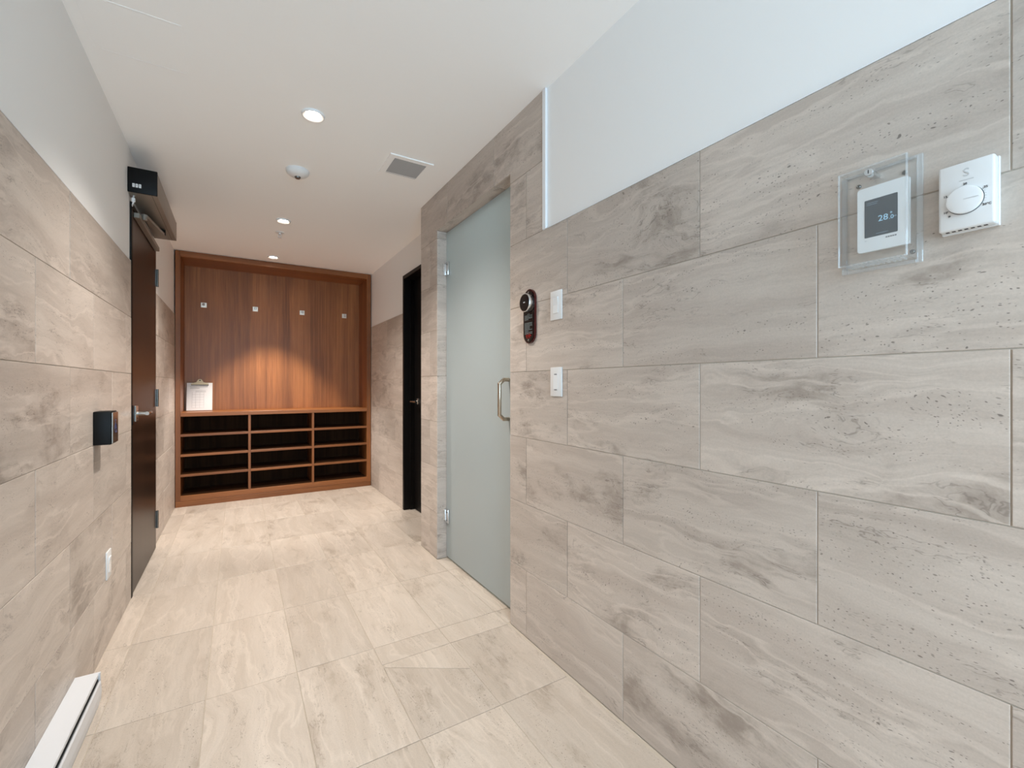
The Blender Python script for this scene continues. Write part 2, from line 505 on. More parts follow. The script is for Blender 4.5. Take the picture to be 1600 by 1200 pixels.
def course(parent, row, a, b, first, origin, ux, uy, zlo=None, zhi=None, flip=False):
    """one course of running-bond tiles between a and b; joints at first + k*LEN"""
    z0 = row * ROW if zlo is None else zlo
    z1 = (row + 1) * ROW if zhi is None else zhi
    k = math.floor((a - first) / LEN)
    while True:
        s, e = first + k * LEN, first + (k + 1) * LEN
        k += 1
        if s >= b - 1e-6: break
        s, e = max(s, a), min(e, b)
        if e - s < 0.012: continue
        place_tile(parent, rect(-e, -s, z0, z1) if flip else rect(s, e, z0, z1), origin, ux, uy)

# ================================================================ SETTING
# ---- floor
floor = box('floor', 'grout_floor', None, -0.9, 2.5, YF - 0.1, YB + 0.1, -0.12, -0.0022)
tag(floor, 'pale beige stone tile floor of the corridor', 'floor', kind='structure')
xs = [-0.4095 + 0.3065 * k for k in range(7)]
ys = [2.0 + 0.5965 * k for k in range(-7, 6)]
def ftile(x0, x1, y0, y1):
    g = GAP / 2
    # local X along world Y so the bands run down the corridor
    place_tile(floor, [(y0 + g, -x1 + g), (y1 - g, -x1 + g), (y1 - g, -x0 - g), (y0 + g, -x0 - g)], (0, 0, 0), (0, 1, 0), (-1, 0, 0), mat='stone_floor')
def fpoly(pts):
    place_tile(floor, [(y, -x) for x, y in pts], (0, 0, 0), (0, 1, 0), (-1, 0, 0), mat='stone_floor')
edges_x = [XL - 0.004] + xs
for yi in range(len(ys)):
    y0 = ys[yi]; y1 = ys[yi + 1] if yi + 1 < len(ys) else YB
    y0, y1 = max(y0, YF), min(y1, CABY + 0.10)
    if y1 - y0 < 0.02: continue
    for xi in range(len(edges_x) - 1):
        x0, x1 = edges_x[xi], edges_x[xi + 1]
        if x0 < 0 and xi == 0: x0 = XLF - 0.004 if y0 > 4.3 else x0
        if xi == len(edges_x) - 2:                       # outermost column: threshold and alcove only
            for a, b, xe in ((G0 + 0.012, G1 - 0.012, 1.30), (Y_END + 0.002, B1, 1.42), (B1, CABY + 0.10, XA + 0.004)):
                s, e = max(a, y0), min(b, y1)
                if e - s > 0.012: ftile(x0, min(x1, xe), s, e)
            continue
        if abs(y0 - 1.4035) < 0.01 and xi in (4, 5):      # cut pieces that fall towards the drain
            ym = 1.862
            ftile(x0, x1, ym, y1)
            g = GAP / 2
            if xi == 4:
                fpoly([(x0 + g, y0 + g), (x1 - g, y0 + g), (x1 - g, 1.650 - g), (x0 + g, 1.842 - g)])
                fpoly([(x0 + g + 0.004, 1.842 + g), (x1 - g, 1.650 + g), (x1 - g, ym - g), (x0 + g + 0.004, ym - g)])
            else:
                ftile(x0, x1, y0, ym)
            continue
        ftile(x0, x1, y0, y1)

# ---- ceiling
ceiling = box('ceiling', 'ceiling_paint', None, -0.9, 2.5, YF - 0.1, YB + 0.1, CEIL, CEIL + 0.12)
tag(ceiling, 'smooth off-white painted ceiling over the corridor', 'ceiling', kind='structure')

# ---- left wall
def f_left(bm):
    bm_box(bm, XL - 0.20, XL - 0.007, YF, D1A, 0, CEIL)
    bm_box(bm, XL - 0.20, XL - 0.010, D1A, D1B, D1T, CEIL)
    bm_box(bm, XLF - 0.20, XLF - 0.007, D1B, YB, 0, CEIL)
wall_left = make('wall_left', 'paint', None, f_left)
tag(wall_left, 'left wall tiled in grey stone below white paint, with a dark wooden door', 'wall', kind='structure')
def f_gl(bm):
    bm_box(bm, XL - 0.0068, XL - 0.0022, YF, D1A, 0, TT)
    bm_box(bm, XLF - 0.0068, XLF - 0.0022, D1B, CABY + 0.03, 0, TT)
make('grout', 'grout', wall_left, f_gl)
for r in range(6):
    first = 1.81 if r % 2 == 0 else 2.12
    o, ux, uy = (XL, 0, 0), (0, 1, 0), (0, 0, 1)
    # +Y x +Z = +X : the face looks into the corridor
    course(wall_left, r, YF, D1A, first, o, ux, uy)
    course(wall_left, r, D1B, CABY, 4.55 if r % 2 == 0 else 4.25, (XLF, 0, 0), ux, uy)

# ---- right wall (projecting part with the glass door)
def f_right(bm):
    bm_box(bm, XR + 0.010, 1.30, YF, G0 - 0.010, 0, CEIL)
    bm_box(bm, XR + 0.010, 1.30, G0 - 0.010, G1 + 0.010, GT + 0.010, CEIL)
    bm_box(bm, XR + 0.010, 1.30, G1 + 0.010, Y_END, 0, CEIL)
    bm_box(bm, 1.30, XA + 0.10, Y_END - 0.10, Y_END, 0, CEIL)
wall_right = make('wall_right', 'paint', None, f_right)
tag(wall_right, 'right wall tiled in pale grey stone around the frosted glass door, white paint above', 'wall', kind='structure')
def f_gr(bm):
    a, b = XR + 0.0022, XR + 0.0098
    bm_box(bm, a, b, YF, 1.59, 0, TT)
    bm_box(bm, a, b, 1.59, G0 - 0.0098, 0, CEIL)
    bm_box(bm, a, b, G0 - 0.0098, G1 + 0.0098, GT + 0.0098, CEIL)
    bm_box(bm, a, b, G1 + 0.0098, Y_END, 0, CEIL)
    bm_box(bm, b, 1.298, G1 + 0.0022, G1 + 0.0098, 0, GT + 0.0022)
    bm_box(bm, b, 1.298, G0 - 0.0098, G0 - 0.0022, 0, GT + 0.0022)
    bm_box(bm, b, 1.298, G0 - 0.0022, G1 + 0.0022, GT + 0.0022, GT + 0.0098)
make('grout', 'grout', wall_right, f_gr)
ro, rux, ruy = (XR, 0, 0), (0, -1, 0), (0, 0, 1)       # -Y x Z = -X
for r in range(8):
    first = 0.505 if r % 2 == 0 else 0.2035
    if r < 6:
        course(wall_right, r, YF, G0, first, ro, rux, ruy, flip=True)
        course(wall_right, r, G1, Y_END, first, ro, rux, ruy, flip=True)
    elif r == 6:
        course(wall_right, r, 1.59, G0, first, ro, rux, ruy, flip=True)
        course(wall_right, r, G1, Y_END, first, ro, rux, ruy, flip=True)
g = GAP / 2
j1, j2, z0, z1 = 0.2035 + 3 * LEN, 0.2035 + 4 * LEN, 7 * ROW, CEIL
place_tile(wall_right, [(-j1 + g, GT), (-G0, GT), (-G0, z0 + g), (-1.59 - g, z0 + g), (-1.59 - g, z1), (-j1 + g, z1)], ro, rux, ruy)
place_tile(wall_right, [(-j2 + g, GT), (-j1 - g, GT), (-j1 - g, z1), (-j2 + g, z1)], ro, rux, ruy)
place_tile(wall_right, [(-Y_END, z0 + g), (-G1, z0 + g), (-G1, GT), (-j2 - g, GT), (-j2 - g, z1), (-Y_END, z1)], ro, rux, ruy)
for r in range(8):                                      # tiled jambs of the glass door
    za, zb = r * ROW, min((r + 1) * ROW, GT)
    place_tile(wall_right, rect(XR + 0.001, 1.30, za, zb), (0, G1, 0), (1, 0, 0), (0, 0, 1))
    place_tile(wall_right, rect(-1.30, -XR - 0.001, za, zb), (0, G0, 0), (-1, 0, 0), (0, 0, 1))
for a, b in ((G0, j1), (j1, j2), (j2, G1)):             # tiled soffit
    place_tile(wall_right, rect(a + 0.001, b - 0.001, XR + 0.001, 1.30), (0, 0, GT), (0, 1, 0), (1, 0, 0))

trim = box('trim_1', 'white_trim', None, XR - 0.003, XR + 0.0095, 1.566, 1.589, TT + 0.004, CEIL - 0.001, 0.001)
tag(trim, 'narrow white metal strip standing between stone tiles and painted panel', 'trim', kind='structure')
trim2 = box('trim_2', 'white_trim', None, XR - 0.001, XR + 0.0095, YF + 0.01, 1.589, TT, TT + 0.0035)
tag(trim2, 'thin white edge strip capping the right wall tiles below the painted panel', 'trim', kind='structure')
trim3 = box('trim_3', 'white_trim', None, XL - 0.0065, XL - 0.0005, YF + 0.01, D1A - 0.001, TT, TT + 0.003)
tag(trim3, 'thin edge strip capping the left wall tiles', 'trim', kind='structure')

# ---- alcove right wall with the black door
def f_alc(bm):
    bm_box(bm, XA + 0.007, XA + 0.20, B1, YB, 0, CEIL)
    bm_box(bm, XA + 0.007, XA + 0.20, Y_END, B1, BT, CEIL)
    bm_box(bm, XA + 0.007, XA + 0.20, Y_END, B0, 0, BT)
wall_alcove = make('wall_right_alcove', 'paint', None, f_alc)
tag(wall_alcove, 'set-back right wall beside the wood unit, half tiled, with the black door', 'wall', kind='structure')
make('grout', 'grout', wall_alcove, lambda bm: bm_box(bm, XA + 0.0022, XA + 0.0068, B1, CABY + 0.03, 0, TT))
for r in range(6):
    course(wall_alcove, r, B1, CABY, 4.95 if r % 2 == 0 else 4.62, (XA, 0, 0), rux, ruy, flip=True)

wall_back = box('wall_back', 'paint', None, -0.8, 1.6, YB, YB + 0.12, 0, CEIL)
tag(wall_back, 'end wall hidden behind the built-in wood unit', 'wall', kind='structure')
def f_front(bm):
    bm_box(bm, -0.8, WIN_X0, YF - 0.12, YF, 0, CEIL)
    bm_box(bm, WIN_X1, 1.45, YF - 0.12, YF, 0, CEIL)
    bm_box(bm, WIN_X0, WIN_X1, YF - 0.12, YF, 0, WIN_Z0)
    bm_box(bm, WIN_X0, WIN_X1, YF - 0.12, YF, WIN_Z1, CEIL)
wall_front = make('wall_front', 'paint', None, f_front)
tag(wall_front, 'plain white wall with a tall window closing the corridor behind the viewer', 'wall', kind='structure')

# ---- steam room behind the frosted glass
def f_steam(bm):
    bm_box(bm, 2.30, 2.38, 1.2, 3.02, 0, CEIL)
    bm_box(bm, 1.30, 2.30, 1.12, 1.2, 0, CEIL)
    bm_box(bm, XA + 0.10, 2.30, 2.94, 3.02, 0, CEIL)
wall_steam = make('wall_steam_room', 'steam_wall', None, f_steam)
tag(wall_steam, 'pale wall of the small room behind the frosted glass door', 'wall', kind='structure')

# ---- window behind the camera (the daylight enters here)
win = empty('window_1', ((WIN_X0 + WIN_X1) / 2, YF - 0.10, WIN_Z0))
tag(win, 'tall white framed window in the end wall behind the viewer', 'window', kind='structure')
def f_wf(bm):
    a, b = YF - 0.115, YF - 0.05
    bm_box(bm, WIN_X0, WIN_X0 + 0.05, a, b, WIN_Z0, WIN_Z1)
    bm_box(bm, WIN_X1 - 0.05, WIN_X1, a, b, WIN_Z0, WIN_Z1)
    bm_box(bm, WIN_X0 + 0.05, WIN_X1 - 0.05, a, b, WIN_Z0, WIN_Z0 + 0.05)
    bm_box(bm, WIN_X0 + 0.05, WIN_X1 - 0.05, a, b, WIN_Z1 - 0.05, WIN_Z1)
make('window_frame', 'white_trim', win, f_wf)
box('pane', 'pane', win, WIN_X0 + 0.045, WIN_X1 - 0.045, YF - 0.085, YF - 0.077, WIN_Z0 + 0.045, WIN_Z1 - 0.045)

# ================================================================ DOORS
# ---- dark wooden door on the left
d1 = empty('door_1', (XL, (D1A + D1B) / 2, 0))
tag(d1, 'dark brown wooden door with steel lever in the left wall', 'door', kind='structure')
def f_d1f(bm):
    a, b = XL - 0.16, XL + 0.002
    bm_box(bm, a, b, D1A, D1A + 0.035, 0, D1T, 0.002)
    bm_box(bm, XLF - 0.16, XLF + 0.004, D1B - 0.02, D1B, 0, D1T, 0.002)
    bm_box(bm, a, b, D1A + 0.035, D1B - 0.02, D1T - 0.03, D1T, 0.002)
make('frame', 'black_paint', d1, f_d1f)
slab = box('slab', 'wood_dark', d1, XL - 0.048, XL - 0.002, D1A + 0.038, D1B - 0.022, 0.008, D1T - 0.033, 0.0015)
for z in (1.93, 1.075, 0.208):
    def f_h(bm, z=z):
        bm_cyl(bm, (XL + 0.006, D1B - 0.021, z - 0.062), (XL + 0.006, D1B - 0.021, z + 0.062), 0.0075, n=12)
        bm_box(bm, XL - 0.002, XL + 0.001, D1B - 0.035, D1B - 0.004, z - 0.058, z + 0.058)
        for k in (-0.031, 0.0, 0.031):
            bm_cyl(bm, (XL + 0.006, D1B - 0.021, z + k - 0.0012), (XL + 0.006, D1B - 0.021, z + k + 0.0012), 0.0082, n=12)
    make('hinge', 'steel_dark', d1, f_h, smooth=True)
HY, HZ = D1A + 0.105, 1.005
hd = make('door_handle', 'steel', d1, lambda bm: bm_box(bm, XL - 0.002, XL + 0.010, HY - 0.034, HY + 0.034, HZ - 0.045, HZ + 0.045, 0.003, 2))
make('lever', 'steel', hd, lambda bm: (bm_cyl(bm, (XL + 0.008, HY, HZ), (XL + 0.060, HY, HZ), 0.011, n=16), bm_tube(bm, [(XL + 0.055, HY - 0.012, HZ), (XL + 0.058, HY + 0.03, HZ), (XL + 0.056, HY + 0.10, HZ), (XL + 0.050, HY + 0.125, HZ)], 0.0105)), smooth=True)
make('keyhole', 'black_plastic', hd, lambda bm: bm_cyl(bm, (XL + 0.009, HY, HZ - 0.028), (XL + 0.0115, HY, HZ - 0.028), 0.006, n=12))
box('lever_shade', 'black_paint', d1, XL - 0.002, XL + 0.006, D1A + 0.006, D1A + 0.034, HZ - 0.06, HZ + 0.05, 0.002)  # dark block standing in for the shade by the lever and door edge

# ---- black door in the alcove
d2 = empty('door_2', (XA, (B0 + B1) / 2, 0))
tag(d2, 'recessed black door with small steel lever at the far right', 'door', kind='structure')
def f_d2f(bm):
    bm_box(bm, XA - 0.004, XA + 0.14, B1 - 0.035, B1, 0, BT, 0.002)
    bm_box(bm, XA + 0.055, XA + 0.14, B1 - 0.05, B1 - 0.035, 0, BT - 0.03)
    bm_box(bm, XA - 0.004, XA + 0.14, B0, B0 + 0.035, 0, BT, 0.002)
    bm_box(bm, XA - 0.004, XA + 0.14, B0 + 0.035, B1 - 0.035, BT - 0.035, BT, 0.002)
make('frame', 'black_paint', d2, f_d2f)
box('slab', 'black_paint', d2, XA + 0.095, XA + 0.138, B0 + 0.037, B1 - 0.051, 0.006, BT - 0.037, 0.0015)
LY, LZ = 3.965, 1.015
h2 = make('door_handle', 'steel', d2, lambda bm: bm_lathe(bm, [(0, -0.003), (0.032, -0.003), (0.032, 0.008), (0.026, 0.012), (0, 0.012)], (XA + 0.095, LY, LZ), (-1, 0, 0), 24), smooth=True)
make('lever', 'steel', h2, lambda bm: (bm_cyl(bm, (XA + 0.085, LY, LZ), (XA + 0.030, LY, LZ), 0.010, n=14), bm_tube(bm, [(XA + 0.033, LY + 0.012, LZ), (XA + 0.033, LY - 0.06, LZ), (XA + 0.036, LY - 0.12, LZ)], 0.010)), smooth=True)

# ---- frosted glass door
GX = 1.200
d3 = empty('door_3', (GX, (G0 + G1) / 2, 0))
tag(d3, 'frosted glass door with chrome hinges in the tiled right wall', 'door', kind='structure')
pane = box('glass_pane', 'frosted_glass', d3, GX, GX + 0.010, G0 + 0.004, G1 - 0.006, 0.014, GT - 0.006)
box('glass_edge', 'glass_edge', pane, GX + 0.0005, GX + 0.0095, G0 + 0.004, G1 - 0.006, 0.0115, 0.014)
for z in (1.945, 0.290):
    def f_gh(bm, z=z):
        bm_box(bm, GX - 0.013, GX - 0.0005, G1 - 0.060, G1 - 0.004, z - 0.045, z + 0.045, 0.0025, 2)
        bm_box(bm, GX + 0.0105, GX + 0.022, G1 - 0.060, G1 - 0.004, z - 0.045, z + 0.045, 0.0025, 2)
        bm_box(bm, GX - 0.022, GX + 0.026, G1 - 0.010, G1 - 0.0012, z - 0.038, z + 0.038, 0.001)
    hg = make('hinge', 'chrome', d3, f_gh, smooth=True)
    make('screw', 'steel_dark', hg, lambda bm, z=z: [bm_cyl(bm, (GX - 0.0125, G1 - 0.042, z + s), (GX - 0.0148, G1 - 0.042, z + s), 0.006, n=12) for s in (-0.026, 0.026)], smooth=True)
PY, P0, P1 = 1.979, 0.986, 1.198
def f_pull(bm, s):
    x0 = GX - 0.0005 if s < 0 else GX + 0.0105
    xb = x0 + s * 0.058
    c = 0.026
    bm_tube(bm, [(x0, PY, P0 + 0.004), (xb - s * c, PY, P0 + 0.004), (xb, PY, P0 + c), (xb, PY, P1 - c), (xb - s * c, PY, P1 - 0.004), (x0, PY, P1 - 0.004)], 0.0098, 16)
make('pull_handle', 'nickel', d3, lambda bm: f_pull(bm, -1), smooth=True)
make('pull_handle', 'nickel', d3, lambda bm: f_pull(bm, 1), smooth=True)

# ================================================================ BUILT-IN WOOD UNIT
cab = empty('shoe_cubby_unit', ((XLF + XA) / 2, CABY, 0))
tag(cab, 'built-in walnut wall unit with twelve empty cubbies below a tall back panel', 'shelving unit')
CX0, CX1, CT = XLF + 0.003, XA - 0.003, CEIL - 0.004
IX0, IX1 = CX0 + 0.040, CX1 - 0.046
CB = 5.675
SH0, SH1 = 0.864, 0.902
box('back_panel', 'wood_panel', cab, IX0 - 0.02, IX1 + 0.02, CB, CB + 0.018, 0.06, CT)
box('stile', 'wood_z', cab, CX0, IX0, CABY, CB, 0.0, CT, 0.001)
box('stile', 'wood_z', cab, IX1, CX1, CABY, CB, 0.0, CT, 0.001)
box('top_rail', 'wood_x', cab, IX0, IX1, CABY + 0.0005, CB, 2.398, CT, 0.001)
box('counter', 'wood_x', cab, IX0, IX1, CABY - 0.002, CB, SH0, SH1, 0.0015)
box('plinth', 'wood_x', cab, IX0, IX1, CABY + 0.002, CABY + 0.022, 0.052, 0.103, 0.001)
box('toe_kick', 'wood_x', cab, CX0 + 0.001, CX1 - 0.001, CABY - 0.004, CABY - 0.0005, 0.0, 0.052, 0.0005)
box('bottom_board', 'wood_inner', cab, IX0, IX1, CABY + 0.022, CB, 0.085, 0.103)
DV = (0.100, 0.697)
for x in DV:
    box('divider', 'wood_z', cab, x - 0.011, x + 0.011, CABY + 0.001, CB, 0.103, SH0)
for a, b in ((IX0, DV[0] - 0.011), (DV[0] + 0.011, DV[1] - 0.011), (DV[1] + 0.011, IX1)):
    for z in (0.683, 0.490, 0.297):
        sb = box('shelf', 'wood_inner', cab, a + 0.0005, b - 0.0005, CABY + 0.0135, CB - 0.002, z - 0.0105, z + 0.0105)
        box('shelf_edge', 'wood_x', sb, a + 0.0005, b - 0.0005, CABY + 0.0025, CABY + 0.0135, z - 0.0115, z + 0.0115, 0.0008)
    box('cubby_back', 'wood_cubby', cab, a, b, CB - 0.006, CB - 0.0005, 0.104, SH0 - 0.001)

# ---- coat hooks on the panel
def hook(x, where):
    e = empty('coat_hook', (x, CB, 2.005))
    tag(e, where, 'hook', 'coat hooks on the wood panel')
    z = 2.005
    box('plate', 'hook_metal', e, x - 0.026, x + 0.026, CB - 0.008, CB - 0.0004, z - 0.026, z + 0.026, 0.002)
    make('peg', 'chrome', e, lambda bm: (bm_box(bm, x - 0.010, x + 0.010, CB - 0.042, CB - 0.007, z - 0.012, z + 0.000, 0.002), bm_box(bm, x - 0.010, x + 0.010, CB - 0.046, CB - 0.036, z - 0.012, z + 0.014, 0.002)))
hook(-0.306, 'square chrome hook above the clipboard, leftmost on the wood panel')
hook(0.162, 'square chrome hook on the wood panel, second from the left')
hook(0.632, 'square chrome hook on the wood panel, second from the right')
hook(1.097, 'square chrome hook on the wood panel nearest the black door')

# ---- clipboard leaning on the counter
lean = math.radians(13)
cl = empty('clipboard', (-0.338, 5.588, SH1 + 0.001))
tag(cl, 'clipboard with a printed white form leaning on the wood counter', 'clipboard')
cl.rotation_euler = (-lean, 0, 0)
def cpart(name, mat, fill, smooth=False, parent=None):
    bm = bmesh.new(); fill(bm)
    bmesh.ops.recalc_face_normals(bm, faces=bm.faces)
    me = bpy.data.meshes.new(name); bm.to_mesh(me); bm.free()
    if smooth:
        for p in me.polygons: p.use_smooth = True
    o = bpy.data.objects.new(name, me); COL.objects.link(o)
    me.materials.append(M[mat]); o.parent = parent or cl
    return o
cpart('board', 'board', lambda bm: bm_box(bm, -0.113, 0.113, 0, 0.004, 0, 0.302, 0.001))
pp = cpart('paper', 'paper', lambda bm: bm_box(bm, -0.110, 0.108, -0.0016, -0.0002, 0.004, 0.294))
cpart('printed_lines', 'paper_line', lambda bm: ([bm_box(bm, -0.082 + a, -0.082 + b, -0.0022, -0.0015, z, z + t) for a, b, z, t in ((0, 0.15, 0.248, 0.004), (0, 0.08, 0.234, 0.004), (0.045, 0.135, 0.206, 0.003), (0.045, 0.135, 0.196, 0.0015))],
      [bm_box(bm, x, x + 0.001, -0.0022, -0.0015, 0.03, 0.196) for x in (-0.065, -0.035, 0.0, 0.035)], [bm_box(bm, -0.065, 0.036, -0.0022, -0.0015, z, z + 0.0008) for z in (0.03, 0.058, 0.086, 0.114, 0.142, 0.170)]), parent=pp)
ck = cpart('clip', 'clip', lambda bm: (bm_prism(bm, [(-0.075, 0.272), (0.075, 0.272), (0.075, 0.286), (0.030, 0.300), (0.020, 0.322), (0.010, 0.332), (-0.010, 0.332), (-0.020, 0.322), (-0.030, 0.300), (-0.075, 0.286)], lambda u, v, h: (u, h, v), -0.010, -0.002)))
cpart('clip_jaw', 'steel_dark', lambda bm: bm_box(bm, -0.075, 0.075, -0.011, -0.002, 0.268, 0.273), parent=ck)
cpart('clip_hole', 'black_plastic', lambda bm: bm_cyl(bm, (0, -0.0104, 0.318), (0, -0.0095, 0.318), 0.006, n=14), parent=ck)

# ================================================================ CEILING FIXTURES
def downlight(x, y, label, power=LAMP_W, blend=1.0, angle=125):
    e = empty('ceiling_downlight', (x, y, CEIL))
    tag(e, label, 'ceiling light', 'recessed ceiling downlights')
    make('trim_ring', 'white_gloss', e, lambda bm: bm_lathe(bm, [(0.031, 0.0013), (0.043, 0.0100), (0.046, 0.0110), (0.050, 0.0090), (0.052, 0.0002), (0.031, 0.0002)], (x, y, CEIL), (0, 0, -1), 40), smooth=True)
    make('lens', 'lens', e, lambda bm: bm_lathe(bm, [(0, 0.0012), (0.0305, 0.0012), (0.0305, 0.0002), (0, 0.0002)], (x, y, CEIL), (0, 0, -1), 32))
    ld = bpy.data.lights.new('downlight_lamp', 'SPOT')
    ld.energy = power; ld.color = LAMP_COLOR
    ld.spot_size = math.radians(angle); ld.spot_blend = blend; ld.shadow_soft_size = 0.032
    lo = bpy.data.objects.new('downlight_lamp', ld)
    COL.objects.link(lo); lo.parent = e; lo.location = (0, 0, -0.016)
downlight(0.305, 2.305, 'round white recessed ceiling light nearest the viewer, the largest')
downlight(0.303, 3.91, 'round white recessed ceiling light between smoke detector and sprinkler')
downlight(0.301, 5.07, 'small round recessed ceiling light just in front of the wood unit', LAMP_W * 1.15, 0.45, 74)
downlight(0.305, -0.90, 'unseen recessed ceiling light added behind the viewer to even out the light')  # added lamp out of view, evens the light on the near part

sm = empty('smoke_detector', (0.305, 2.955, CEIL))
tag(sm, 'round white domed smoke detector on the ceiling', 'smoke detector')
make('dome', 'white_plastic', sm, lambda bm: bm_lathe(bm, [(0, 0.0), (0.064, 0.0), (0.064, 0.010), (0.060, 0.020), (0.048, 0.031), (0.030, 0.038), (0.015, 0.040), (0, 0.040)], (0.305, 2.955, CEIL), (0, 0, -1), 40), smooth=True)
make('sensor', 'steel_dark', sm, lambda bm: bm_lathe(bm, [(0.017, 0.037), (0.017, 0.043), (0.013, 0.049), (0, 0.050)], (0.305, 2.955, CEIL), (0, 0, -1), 24), smooth=True)

sp = empty('fire_sprinkler', (0.30, 4.23, CEIL))
tag(sp, 'small metal fire sprinkler head hanging below the ceiling', 'sprinkler')
make('escutcheon', 'white_plastic', sp, lambda bm: bm_lathe(bm, [(0, 0), (0.036, 0), (0.034, 0.004), (0.020, 0.007), (0, 0.007)], (0.30, 4.23, CEIL), (0, 0, -1), 28), smooth=True)
make('head', 'white_plastic', sp, lambda bm: (bm_cyl(bm, (0.30, 4.23, CEIL - 0.006), (0.30, 4.23, CEIL - 0.020), 0.010, n=14), bm_tube(bm, [(0.291, 4.23, CEIL - 0.018), (0.288, 4.23, CEIL - 0.032), (0.30, 4.23, CEIL - 0.046)], 0.0025, 8), bm_tube(bm, [(0.309, 4.23, CEIL - 0.018), (0.312, 4.23, CEIL - 0.032), (0.30, 4.23, CEIL - 0.046)], 0.0025, 8)), smooth=True)
make('deflector', 'white_plastic', sp, lambda bm: bm_cyl(bm, (0.30, 4.23, CEIL - 0.045), (0.30, 4.23, CEIL - 0.0475), 0.015, n=16))

V = (0.722, 0.975, 2.458, 2.708)
vt = empty('ceiling_vent', (0.8485, 2.583, CEIL))
tag(vt, 'square white exhaust vent grille on the ceiling near the glass door', 'vent')
def f_vf(bm):
    a, b, c, d = V; i = 0.033
    for q in ((a, b, c, c + i), (a, b, d - i, d), (a, a + i, c + i, d - i), (b - i, b, c + i, d - i)):
        bm_box(bm, *q, CEIL - 0.0065, CEIL - 0.0003)
make('frame', 'ceiling_paint', vt, f_vf)
box('backing', 'vent_dark', vt, V[0] + 0.034, V[1] - 0.034, V[2] + 0.034, V[3] - 0.034, CEIL - 0.0025, CEIL - 0.0004)
for k in range(13):
    y = V[2] + 0.036 + k * 0.0148
    make('slat', 'vent_grey', vt, lambda bm: bm_prism(bm, [(y, CEIL - 0.0055), (y + 0.0125, CEIL - 0.0070), (y + 0.0125, CEIL - 0.0060), (y, CEIL - 0.0042)], lambda u, v, h: (h, u, v), V[0] + 0.0345, V[1] - 0.0345))

ap = empty('access_panel', (-0.322, 2.13, CEIL))
tag(ap, 'flush white square access panel in the ceiling by the left wall', 'access panel')
A = (-0.470, -0.174, 1.985, 2.285)
make('frame', 'ceiling_paint', ap, lambda bm: [bm_box(bm, *q, CEIL - 0.0011, CEIL - 0.0002) for q in ((A[0], A[1], A[2], A[2] + 0.006), (A[0], A[1], A[3] - 0.006, A[3]), (A[0], A[0] + 0.006, A[2] + 0.006, A[3] - 0.006), (A[1] - 0.006, A[1], A[2] + 0.006, A[3] - 0.006))])
box('cover', 'ceiling_paint', ap, A[0] + 0.0075, A[1] - 0.0075, A[2] + 0.0075, A[3] - 0.0075, CEIL - 0.0008, CEIL - 0.0002)

# ================================================================ DOOR OPERATOR, PUSH BUTTON, HEATER, LEFT WALL PLATE
OY0, OY1, OX, OZ0, OZ1 = 3.10, 3.995, -0.378, 2.203, 2.335
op = empty('door_operator', (XL, (OY0 + OY1) / 2, OZ0))
tag(op, 'long bronze automatic door operator with black end above the dark door', 'door operator')
box('housing', 'bronze', op, XL - 0.0065, OX, OY0 + 0.012, OY1 - 0.006, OZ0, OZ1, 0.005, 2)
box('seam', 'black_plastic', op, OX - 0.025, OX - 0.0235, OY0 + 0.014, OY1 - 0.010, OZ0 - 0.0006, OZ0 + 0.0008)
ec = box('end_cap', 'black_plastic', op, XL - 0.0065, OX + 0.001, OY0, OY0 + 0.012, OZ0 - 0.001, OZ1 + 0.001, 0.003, 2)
box('end_cap', 'bronze', op, XL - 0.0065, OX + 0.0005, OY1 - 0.006, OY1, OZ0 - 0.0005, OZ1 + 0.0005, 0.002)
for k in range(3):
    rk = box('rocker_switch', 'white_plastic', ec, XL + 0.014 + k * 0.0135, XL + 0.0245 + k * 0.0135, OY0 - 0.0025, OY0 + 0.001, OZ0 + 0.026, OZ0 + 0.046, 0.001)
    box('rocker_mark', 'dark_mark', ec, XL + 0.017 + k * 0.0135, XL + 0.0215 + k * 0.0135, OY0 - 0.0030, OY0 - 0.0024, OZ0 + 0.036, OZ0 + 0.0375)
make('spindle', 'black_plastic', op, lambda bm: bm_cyl(bm, (-0.430, 3.76, OZ0 - 0.034), (-0.430, 3.76, OZ0 + 0.001), 0.017, n=18), smooth=True)
def bar(bm, p, q, w, h):
    p, q = Vector(p), Vector(q); d = (q - p).normalized(); s = d.cross(Vector((0, 0, 1))).normalized() * (w / 2); u = Vector((0, 0, h / 2))
    vsl = [bm.verts.new(c + a + b) for c in (p, q) for a, b in ((-s, -u), (s, -u), (s, u), (-s, u))]
    for f in ((3, 2, 1, 0), (4, 5, 6, 7), (0, 1, 5, 4), (1, 2, 6, 5), (2, 3, 7, 6), (3, 0, 4, 7)):
        bm.faces.new([vsl[i] for i in f])
make('arm', 'bronze', op, lambda bm: (bar(bm, (-0.430, 3.79, OZ0 - 0.028), (-0.462, 3.30, OZ0 - 0.062), 0.030, 0.016), bm_cyl(bm, (-0.462, 3.31, OZ0 - 0.085), (-0.462, 3.31, OZ0 - 0.052), 0.014, n=16)))
make('slide_track', 'bronze', op, lambda bm: (bm_box(bm, XL - 0.001, XL + 0.026, 3.23, 3.97, OZ0 - 0.098, OZ0 - 0.070, 0.002)))
make('cable_connector', 'white_plastic', op, lambda bm: (bm_box(bm, XL + 0.004, XL + 0.020, 3.135, 3.150, OZ0 - 0.042, OZ0 - 0.018, 0.003), bm_tube(bm, [(XL + 0.012, 3.143, OZ0 - 0.02), (XL + 0.012, 3.15, OZ0 - 0.006), (XL + 0.014, 3.165, OZ0 + 0.001)], 0.0035, 8), bm_tube(bm, [(XL + 0.012, 3.143, OZ0 - 0.04), (XL + 0.008, 3.146, OZ0 - 0.052), (XL + 0.003, 3.17, OZ0 - 0.056)], 0.003, 8)))

